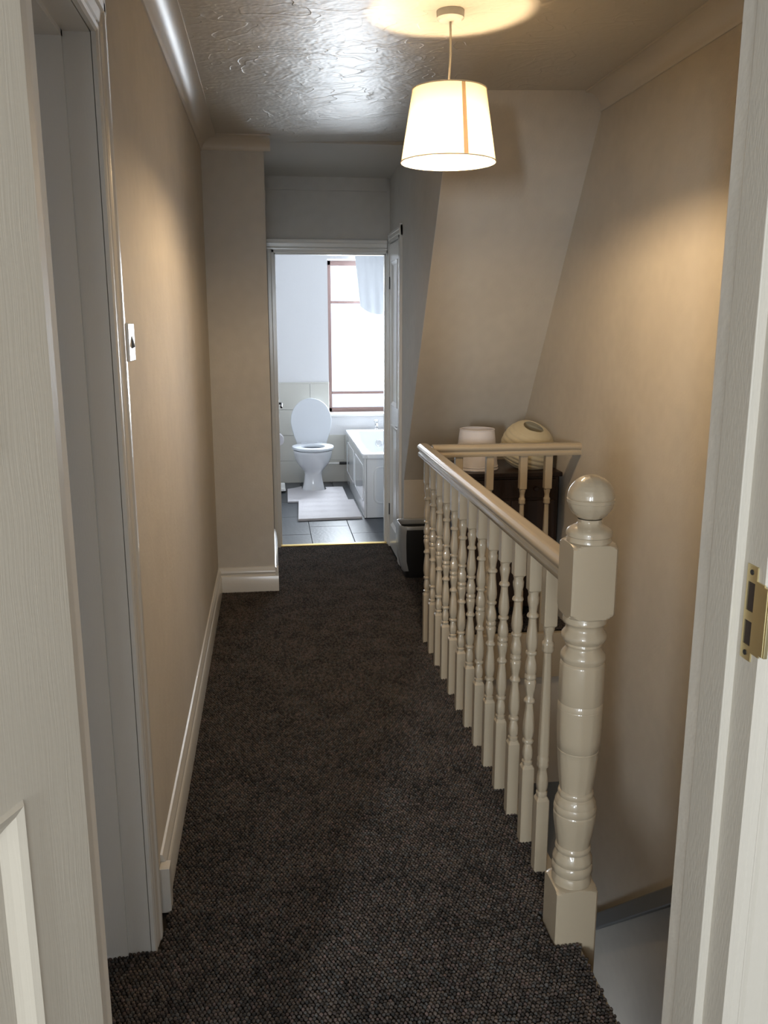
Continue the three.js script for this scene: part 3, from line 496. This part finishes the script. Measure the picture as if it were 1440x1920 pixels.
// ---------------------------------------------------------------- cabinet and what stands on it
{
  const x0 = 0.955, x1 = 1.495, z0 = -4.73, z1 = -4.27, top = 0.79;
  const c = thing('cabinet', 'dark brown wooden cabinet behind the return balustrade', 'cabinet', [(x0 + x1) / 2, 0, (z0 + z1) / 2]);
  const w = (x1 - x0) / 2, d = (z1 - z0) / 2;
  obj('top', [rb(-w, w, top - 0.024, top, -d, d, 0.006)], M.darkWood, c);
  obj('body', [bx(-w + 0.015, w - 0.015, 0.06, top - 0.024, -d + 0.01, d - 0.022)], M.darkWood, c);
  const dr = obj('drawer', [rb(-w + 0.03, w - 0.03, top - 0.135, top - 0.036, d - 0.024, d - 0.010, 0.003)], M.darkWood, c);
  for (const s of [-0.13, 0.13]) { const k = lathe(smooth([[0.005, 0], [0.006, 0.01], [0.013, 0.016], [0.011, 0.024], [0.0001, 0.026]], 3), 14); k.rotateX(Math.PI / 2); k.translate(s, top - 0.086, d - 0.010); obj('knob', k, M.brownWood, dr); }
  for (const s of [-1, 1]) obj('door', [rb(s > 0 ? 0.004 : -w + 0.03, s > 0 ? w - 0.03 : -0.004, 0.09, top - 0.15, d - 0.024, d - 0.010, 0.003)], M.brownWood, c);
  for (const sx of [-1, 1]) for (const sz of [-1, 1]) obj('foot', [rb(sx * (w - 0.05) - 0.022, sx * (w - 0.05) + 0.022, 0, 0.062, sz * (d - 0.05) - 0.022, sz * (d - 0.05) + 0.022, 0.004)], M.brownWood, c);

  const s = thing('lampshade', 'unlit white tapered lampshade standing on the cabinet', 'lampshade', [1.075, top, -4.44]);
  const g = new THREE.CylinderGeometry(0.091, 0.114, 0.212, 48, 1, true); g.translate(0, 0.106, 0);
  const o = obj('fabric', g, M.shadeOff, s);
  const rings = [[0.114, 0.004], [0.1125, 0.018], [0.091, 0.209]].map(([r, y]) => { const t = new THREE.TorusGeometry(r, 0.0025, 8, 48); t.rotateX(Math.PI / 2); t.translate(0, y, 0); return t; });
  rings.forEach(t => obj('rim', t, M.shadeOff, s));

  // squashed ribbed paper lantern
  const L = thing('paper_lantern', 'squashed cream paper lantern shade lying on the cabinet', 'lantern', [1.352, top, -4.43]);
  const pos = [], R = 0.142, Hh = 0.238, n = 72, rows = 66, idx = [];
  for (let i = 0; i <= rows; i++) {
    const t = i / rows, a = -1.25 + t * 2.60; const base = Math.cos(a);
    for (let j = 0; j < n; j++) {
      const f = j / n * Math.PI * 2, cx = Math.cos(f), cz = Math.sin(f);
      const rib = 1 + 0.03 * Math.abs(Math.sin(t * Math.PI * 11 + 0.5 * Math.sin(f * 2)));
      const lobe = 1 - 0.06 * Math.sin(f * 3 + 1) * (1 - t);
      const r = R * (0.10 + 0.90 * Math.pow(Math.max(0, base), 0.75)) * rib * lobe * 0.97;
      const X = r * cx, Y = Hh * 0.5 * Math.sin(a) * 1.02, Z = r * cz, tx = 0.42, tz = -0.10;      // mouth tipped towards the stairs
      const y1 = Y * Math.cos(tx) - Z * Math.sin(tx), z1 = Y * Math.sin(tx) + Z * Math.cos(tx);
      const x2 = X * Math.cos(tz) - y1 * Math.sin(tz), y2 = X * Math.sin(tz) + y1 * Math.cos(tz);
      pos.push(x2, Math.max(0.002, y2 + 0.118 - 0.02 * Math.max(0, x2 / R)), z1);
    }
  }
  for (let i = 0; i < rows; i++) for (let j = 0; j < n; j++) { const a = i * n + j, b = i * n + (j + 1) % n, e = a + n, f = b + n; idx.push(a, e, b, b, e, f); }
  const lg = new THREE.BufferGeometry(); lg.setAttribute('position', new THREE.Float32BufferAttribute(pos, 3)); lg.setIndex(idx); lg.computeVertexNormals();
  obj('paper', lg, M.paper, L);
  const mouth = pos.slice(rows * n * 3), pts = []; for (let j = 0; j < n; j += 4) pts.push(new THREE.Vector3(mouth[j * 3], mouth[j * 3 + 1], mouth[j * 3 + 2]));
  obj('wire_ring', new THREE.TubeGeometry(new THREE.CatmullRomCurve3(pts, true), 60, 0.0016, 6, true), M.wire, L);
}
// ---------------------------------------------------------------- waste bin
{
  const b = thing('waste_bin', 'black square waste bin with a clear plastic liner', 'bin', [0.880, 0, -5.165], 0.0);
  const sqr = (s, y) => { const o = []; for (let i = 0; i < 32; i++) { const a = -i / 32 * Math.PI * 2, c = Math.cos(a), q = Math.sin(a); const k = Math.pow(Math.pow(Math.abs(c), 7) + Math.pow(Math.abs(q), 7), -1 / 7); o.push([s * k * c, y, s * k * q]); } return o; };
  obj('body', [loft([sqr(0.080, 0.0), sqr(0.112, 0.325), sqr(0.108, 0.325), sqr(0.077, 0.008)], true, [true, true])], M.black, b);
  // loose bag: a band over the rim, and a bulging flap down the side by the cupboard
  const r = rng(5), part = (s, y, k) => sqr(s, y).filter(p => p[0] < -0.045 * s / 0.1).sort((p, q) => Math.atan2(p[2], -p[0]) - Math.atan2(q[2], -q[0])).map(([x, yy, z]) => [x * (1 + k * r()) - 0.010 * Math.sin(y * 9), yy + (r() - 0.5) * 0.016, z * (1 + k * r())]);
  const n = Math.min(...[0.09, 0.1, 0.11].map(q => part(q, 0, 0).length));
  obj('liner', [loft([part(0.090, 0.045, 0.05), part(0.100, 0.11, 0.09), part(0.108, 0.20, 0.09), part(0.1145, 0.29, 0.05), part(0.1165, 0.333, 0.02)].map(p => p.slice(0, n)), false)], M.liner, b);
  obj('liner_rim', [loft([sqr(0.1150, 0.312), sqr(0.1160, 0.334), sqr(0.1055, 0.333), sqr(0.1035, 0.30)])], M.liner, b);
}

// ---------------------------------------------------------------- bathroom
{
  const X0 = -0.28, X1 = 1.42, Z0 = -8.45, Z1 = -6.10;
  const wx0 = 0.565, wx1 = 1.30, wy0 = 0.67, wy1 = 2.13;
  const W = struct('wall_bathroom_back', [bx(X0, wx0, -0.1, 2.55, Z0 - 0.32, Z0), bx(wx1, X1 + 0.1, -0.1, 2.55, Z0 - 0.32, Z0), bx(wx0, wx1, -0.1, wy0, Z0 - 0.32, Z0), bx(wx0, wx1, wy1, 2.55, Z0 - 0.32, Z0)], M.wallBath, 'white bathroom wall round the window', 'wall');
  // cream wall tiles up to the ledge, joints showing
  const r = rng(3), tw = 0.33, th = 0.25;
  for (let i = 0; i < 4; i++) for (let j = 0; j < 6; j++) {
    const a = X0 + j * tw, y0 = i * th - 0.03; let b = Math.min(a + tw, X1), y1 = y0 + th;
    let aa = a; if (y1 > wy0) { if (aa >= wx0 - 0.02) continue; b = Math.min(b, wx0); }
    if (b - aa < 0.03) continue;
    obj('tile', rb(aa + 0.0015, b - 0.0015, Math.max(y0, 0) + 0.0015, y1 - 0.0015, Z0 - 0.002, Z0 + 0.010 + r() * 0.0006, 0.0015, 1), M.tileCream, W);
  }
  obj('tile_trim', rb(X0, wx0, 0.968, 0.982, Z0, Z0 + 0.014, 0.003), M.tileCream, W);
  obj('sill', rb(wx0 - 0.01, wx1 + 0.01, wy0 - 0.02, wy0 + 0.004, Z0 - 0.2, Z0 + 0.02, 0.004), M.white, W);
  struct('wall_bathroom_left', [bx(X0 - 0.1, X0, -0.1, 2.55, Z0 - 0.3, ZB - 0.12), bx(X0 - 0.1, 0.0, -0.1, 2.55, Z1 - 0.01, ZB - 0.11)], M.wallBath, 'white bathroom wall behind the open door', 'wall');
  struct('wall_bathroom_right', [bx(X1, X1 + 0.1, -0.1, 2.55, Z0 - 0.3, -5.43), bx(0.82, X1 + 0.1, -0.1, 2.55, Z1 - 0.01, Z1 + 0.05)], M.wallBath, 'white bathroom wall beside the bath', 'wall');
  struct('ceiling_bathroom', [bx(X0 - 0.1, X1 + 0.1, 2.45, 2.55, Z0 - 0.3, ZB - 0.1)], M.wallBath, 'white bathroom ceiling', 'ceiling');
  const F = struct('floor_bathroom', [bx(X0 - 0.05, X1 + 0.05, -0.12, -0.008, Z0 - 0.05, -5.99)], M.grout, 'dark slate tiled bathroom floor', 'floor');
  for (let i = -2; i < 4; i++) for (let j = 0; j < 5; j++) {
    const a = 0.27 + i * 0.307, z = -5.995 - j * 0.6 + (i & 1 ? 0.3 : 0.06); const x0 = Math.max(a, X0), x1 = Math.min(a + 0.307, X1), z1 = Math.min(z, -5.995), z0 = Math.max(z - 0.6, Z0);
    if (x1 - x0 < 0.02 || z1 - z0 < 0.02) continue;
    obj('tile', rb(x0 + 0.0018, x1 - 0.0018, -0.01, r() * 0.0006, z0 + 0.0018, z1 - 0.0018, 0.002, 1), M.slate, F);
  }
  windowUnit('window_1', 'brown framed bathroom window glowing with daylight', wx0, wx1, wy0, wy1, Z0 - 0.24, [['h', 1.74], ['h', 0.86]], M.windowWood);
}
// curtain caught up at the right of the window
{
  const c = thing('curtain', 'short white curtain hanging across the top of the bathroom window', 'curtain', [0.82, 2.22, -8.405]);
  const nx = 60, ny = 24, pos = [], idx = [], uv = [];
  for (let j = 0; j <= ny; j++) for (let i = 0; i <= nx; i++) {
    const u = i / nx, v = j / ny, drop = 0.525 + 0.13 * Math.min(1, u * 1.6) + 0.02 * Math.sin(u * 9);
    pos.push(-0.005 + u * 0.56 + 0.055 * v * (1 - u), -drop * v, 0.014 * Math.sin(u * 34 + v) * (0.4 + 0.6 * v) + 0.006 * Math.sin(u * 13)); uv.push(u * 0.6, v * 0.6);
  }
  for (let j = 0; j < ny; j++) for (let i = 0; i < nx; i++) { const a = j * (nx + 1) + i; idx.push(a, a + nx + 1, a + 1, a + 1, a + nx + 1, a + nx + 2); }
  const g = new THREE.BufferGeometry(); g.setAttribute('position', new THREE.Float32BufferAttribute(pos, 3)); g.setAttribute('uv', new THREE.Float32BufferAttribute(uv, 2)); g.setIndex(idx); g.computeVertexNormals();
  obj('cloth', g, M.curtain, c);
  const rod = cyl(0.008, 0.008, 0.64, 12); rod.rotateZ(Math.PI / 2); rod.translate(0.265, 0.006, 0); obj('rod', rod, M.white, c);
}
// toilet
{
  const t = thing('toilet', 'white ceramic toilet with its lid raised', 'toilet', [0.378, 0, -8.02]);
  const ell = (rx, zf, zb, y, n = 40) => { const o = []; for (let i = 0; i < n; i++) { const a = -i / n * Math.PI * 2, c = Math.cos(a), s = Math.sin(a); o.push([rx * Math.sign(c) * Math.pow(Math.abs(c), 0.92), y, s > 0 ? zf * s : zb * -s * -1]); } return o; };
  const R = (rx, zf, zb, y) => ell(rx, zf, -zb * -1, y);
  const pan = [[0.108, 0.085, 0.20, 0.0], [0.106, 0.083, 0.20, 0.012], [0.096, 0.07, 0.20, 0.05], [0.085, 0.06, 0.20, 0.11], [0.080, 0.058, 0.20, 0.16], [0.088, 0.075, 0.20, 0.19], [0.118, 0.12, 0.20, 0.225], [0.152, 0.175, 0.205, 0.27], [0.172, 0.215, 0.21, 0.32], [0.180, 0.235, 0.215, 0.365], [0.182, 0.240, 0.215, 0.385], [0.176, 0.236, 0.212, 0.393], [0.13, 0.185, 0.15, 0.392], [0.12, 0.165, 0.13, 0.34], [0.08, 0.10, 0.08, 0.27], [0.03, 0.04, 0.03, 0.22]];
  const ringOf = ([rx, zf, zb, y]) => { const o = []; for (let i = 0; i < 44; i++) { const a = -i / 44 * Math.PI * 2, c = Math.cos(a), s = Math.sin(a); o.push([rx * c, y, s > 0 ? zf * s : zb * s]); } return o; };
  obj('pan', [loft(pan.map(ringOf), true, [true, true])], M.ceramic, t);
  const sh = new THREE.Shape(); for (let i = 0; i <= 48; i++) { const a = i / 48 * Math.PI * 2, c = Math.cos(a), s = Math.sin(a); const p = [0.188 * c, s > 0 ? 0.245 * s : 0.20 * s]; i ? sh.lineTo(...p) : sh.moveTo(...p); }
  const ho = new THREE.Path(); for (let i = 0; i <= 40; i++) { const a = -i / 40 * Math.PI * 2, c = Math.cos(a), s = Math.sin(a); const p = [0.118 * c, 0.02 + (s > 0 ? 0.145 * s : 0.13 * s)]; i ? ho.lineTo(...p) : ho.moveTo(...p); } sh.holes.push(ho);
  const sg = new THREE.ExtrudeGeometry(sh, { depth: 0.012, bevelEnabled: true, bevelThickness: 0.006, bevelSize: 0.006, bevelSegments: 3, curveSegments: 24 }); sg.rotateX(Math.PI / 2); sg.translate(0, 0.418, 0);
  obj('seat', sg, M.seat, t);
  const lid = new THREE.Shape(); lid.moveTo(-0.135, 0); lid.bezierCurveTo(-0.15, 0.06, -0.19, 0.14, -0.187, 0.23); lid.bezierCurveTo(-0.184, 0.34, -0.11, 0.425, 0, 0.428); lid.bezierCurveTo(0.11, 0.425, 0.184, 0.34, 0.187, 0.23); lid.bezierCurveTo(0.19, 0.14, 0.15, 0.06, 0.135, 0); lid.closePath();
  const lg = new THREE.ExtrudeGeometry(lid, { depth: 0.014, bevelEnabled: true, bevelThickness: 0.005, bevelSize: 0.005, bevelSegments: 3, curveSegments: 20 }); lg.rotateX(-0.10); lg.translate(0, 0.412, -0.225);
  obj('lid', lg, M.seat, t);
  for (const s of [-1, 1]) { const h = cyl(0.011, 0.011, 0.05, 14); h.rotateZ(Math.PI / 2); h.translate(s * 0.075, 0.419, -0.205); obj('hinge', h, M.seat, t); }
  obj('soil_pipe', [(() => { const g = cyl(0.052, 0.052, 0.26, 24); g.rotateX(Math.PI / 2); g.translate(0, 0.19, -0.29); return g; })()], M.plastic, t);
}
// pipe along the wall
{
  const p = thing('water_pipe', 'thin pale pipe with a dark coupling along the wall behind the toilet', 'pipe', [0.66, 0.19, -8.42]);
  const g = cyl(0.0085, 0.0085, 0.38, 12); g.rotateZ(Math.PI / 2); obj('pipe', g, M.plastic, p);
  const c = cyl(0.014, 0.014, 0.07, 12); c.rotateZ(Math.PI / 2); c.translate(0.03, 0, 0); obj('coupling', c, M.darkMetal, p);
}
// bath
{
  const b = thing('bath', 'white panelled bath with chrome taps under the window', 'bath', [1.065, 0, -7.585]);
  const hw = 0.35, hl = 0.825, H = 0.525;
  const rr = (w, l, y, k = 0.06, cx = 0, cz = 0) => { const o = [], n = 8; const c = [[w - k, l - k, 0], [-w + k, l - k, 1], [-w + k, -l + k, 2], [w - k, -l + k, 3]]; for (const [x, z, q] of c) for (let i = 0; i <= n; i++) { const a = (q + i / n) * Math.PI / 2; o.push([cx + x + k * Math.cos(a), y, cz + z + k * Math.sin(a)]); } return o.reverse(); };
  obj('rim', [loft([rr(hw, hl, H - 0.035, 0.045), rr(hw, hl, H - 0.006, 0.045), rr(hw - 0.006, hl - 0.006, H, 0.045), rr(hw - 0.062, hl - 0.085, H, 0.07), rr(hw - 0.07, hl - 0.095, H - 0.008, 0.07)])], M.acrylic, b);
  obj('basin', [loft([rr(hw - 0.07, hl - 0.095, H - 0.008, 0.07), rr(hw - 0.085, hl - 0.12, H - 0.1, 0.08), rr(hw - 0.11, hl - 0.18, H - 0.3, 0.1), rr(hw - 0.14, hl - 0.24, H - 0.38, 0.1), rr(hw - 0.2, hl - 0.32, H - 0.4, 0.09)], true, [false, true])], M.acrylic, b);
  const frameRing = (u0, u1, v0, v1, w) => { // raised bead round a panel field, in its own plane
    const s = new THREE.Shape(), q = new THREE.Path(), k = 0.06; const rrp = (p, a0, a1, c0, c1, r) => { p.moveTo(a0 + r, c0); p.lineTo(a1 - r, c0); p.quadraticCurveTo(a1, c0, a1, c0 + r); p.lineTo(a1, c1 - r); p.quadraticCurveTo(a1, c1, a1 - r, c1); p.lineTo(a0 + r, c1); p.quadraticCurveTo(a0, c1, a0, c1 - r); p.lineTo(a0, c0 + r); p.quadraticCurveTo(a0, c0, a0 + r, c0); };
    rrp(s, u0, u1, v0, v1, k); rrp(q, u0 + w, u1 - w, v0 + w, v1 - w, k - w * 0.5); s.holes.push(q);
    return new THREE.ExtrudeGeometry(s, { depth: 0.003, bevelEnabled: true, bevelThickness: 0.002, bevelSize: 0.003, bevelSegments: 2, curveSegments: 8 });
  };
  const ep = obj('end_panel', [rb(-hw + 0.03, hw - 0.01, 0.004, H - 0.035, hl - 0.03, hl - 0.012, 0.003)], M.acrylic, b);
  const e1 = frameRing(-hw + 0.09, hw - 0.05, 0.12, 0.42, 0.008); e1.translate(0, 0, hl - 0.013); obj('bead', e1, M.acrylic, ep);
  const sp = obj('side_panel', [rb(-hw + 0.010, -hw + 0.028, 0.004, H - 0.035, -hl, hl - 0.012, 0.003)], M.acrylic, b);
  for (const [a, c] of [[-hl + 0.08, -0.04], [0.04, hl - 0.08]]) { const e2 = frameRing(a, c, 0.12, 0.42, 0.008); e2.rotateY(-Math.PI / 2); e2.translate(-hw + 0.011, 0, 0); obj('bead', e2, M.acrylic, sp); }
  const ov = new THREE.TorusGeometry(0.030, 0.008, 10, 32); ov.rotateX(-0.14); ov.translate(-0.03, H - 0.125, -hl + 0.128); const oc = cyl(0.025, 0.025, 0.008, 24); oc.rotateX(Math.PI / 2 - 0.14); oc.translate(-0.03, H - 0.125, -hl + 0.126);
  obj('overflow', [ov, oc], M.steel, b);
  for (const x of [-0.05, 0.09]) {
    const body = lathe(smooth([[0.022, 0], [0.022, 0.006], [0.013, 0.012], [0.013, 0.05], [0.016, 0.056], [0.011, 0.066], [0.020, 0.075], [0.020, 0.092], [0.0001, 0.096]], 3), 18); body.translate(x, H, -hl + 0.045);
    obj('tap', [body, tube([[x, H + 0.045, -hl + 0.045], [x, H + 0.06, -hl + 0.09], [x, H + 0.045, -hl + 0.125], [x, H + 0.03, -hl + 0.13]], 0.010, 14, 10)], M.steel, b);
  }
}
// mats
{
  const slab = (pts, h) => { const s = new THREE.Shape(pts.map(([x, z]) => new THREE.Vector2(x, -z))); const g = new THREE.ExtrudeGeometry(s, { depth: h, bevelEnabled: true, bevelThickness: 0.003, bevelSize: 0.004, bevelSegments: 2 }); g.rotateX(-Math.PI / 2); g.translate(0, 0.004, 0); return boxUV(g); };
  const out = [[0.128, -7.47], [0.655, -7.47], [0.655, -8.10], [0.498, -8.10]];
  for (let i = 0; i <= 14; i++) { const a = i / 14 * Math.PI; out.push([0.385 + 0.116 * Math.cos(a), -8.02 + 0.10 * Math.sin(a)]); }
  out.push([0.270, -8.16], [0.20, -8.09], [0.138, -8.05]);
  tag(obj('pedestal_mat', slab(out, 0.009), M.towel), 'white cotton mat with a cut-out round the toilet foot', 'mat');
  const o2 = [[0.196, -6.735], [0.702, -6.765], [0.700, -7.46], [0.222, -7.455]];
  tag(obj('bath_mat', slab(o2, 0.014), M.towel), 'plain white rectangular bath mat beside the bath panel', 'mat');
}
// toilet roll on the wall beyond the door leaf, floor scale
{
  const r = thing('toilet_roll', 'white toilet roll on a wall holder left of the toilet', 'toilet roll', [0.055, 0.475, -8.12]);
  const g = lathe([[0.02, -0.05], [0.056, -0.05], [0.058, -0.046], [0.058, 0.046], [0.056, 0.05], [0.02, 0.05], [0.02, -0.05]], 32, 0.5); g.rotateX(Math.PI / 2); obj('paper', g, M.towel, r);
  const rod = cyl(0.008, 0.008, 0.15, 12); rod.rotateX(Math.PI / 2); const arm = tube([[0, 0, -0.072], [-0.10, 0.0, -0.072], [-0.333, 0.0, -0.072]], 0.006, 10, 8); obj('holder', [rod, arm], M.steel, r);
  const s = thing('bathroom_scale', 'white bathroom scale on the dark floor behind the door', 'scale', [-0.035, 0, -8.08]);
  obj('platform', [rb(-0.15, 0.15, 0.012, 0.045, -0.15, 0.15, 0.012)], M.plastic, s);
  obj('edge_trim', [rb(-0.153, 0.153, 0.018, 0.026, -0.153, 0.153, 0.004)], M.steel, s);
  for (const x of [-0.11, 0.11]) for (const z of [-0.11, 0.11]) { const f = cyl(0.015, 0.015, 0.014, 12); f.translate(x, 0.007, z); obj('foot', f, M.black, s); }
}

renderer.render(scene, camera);
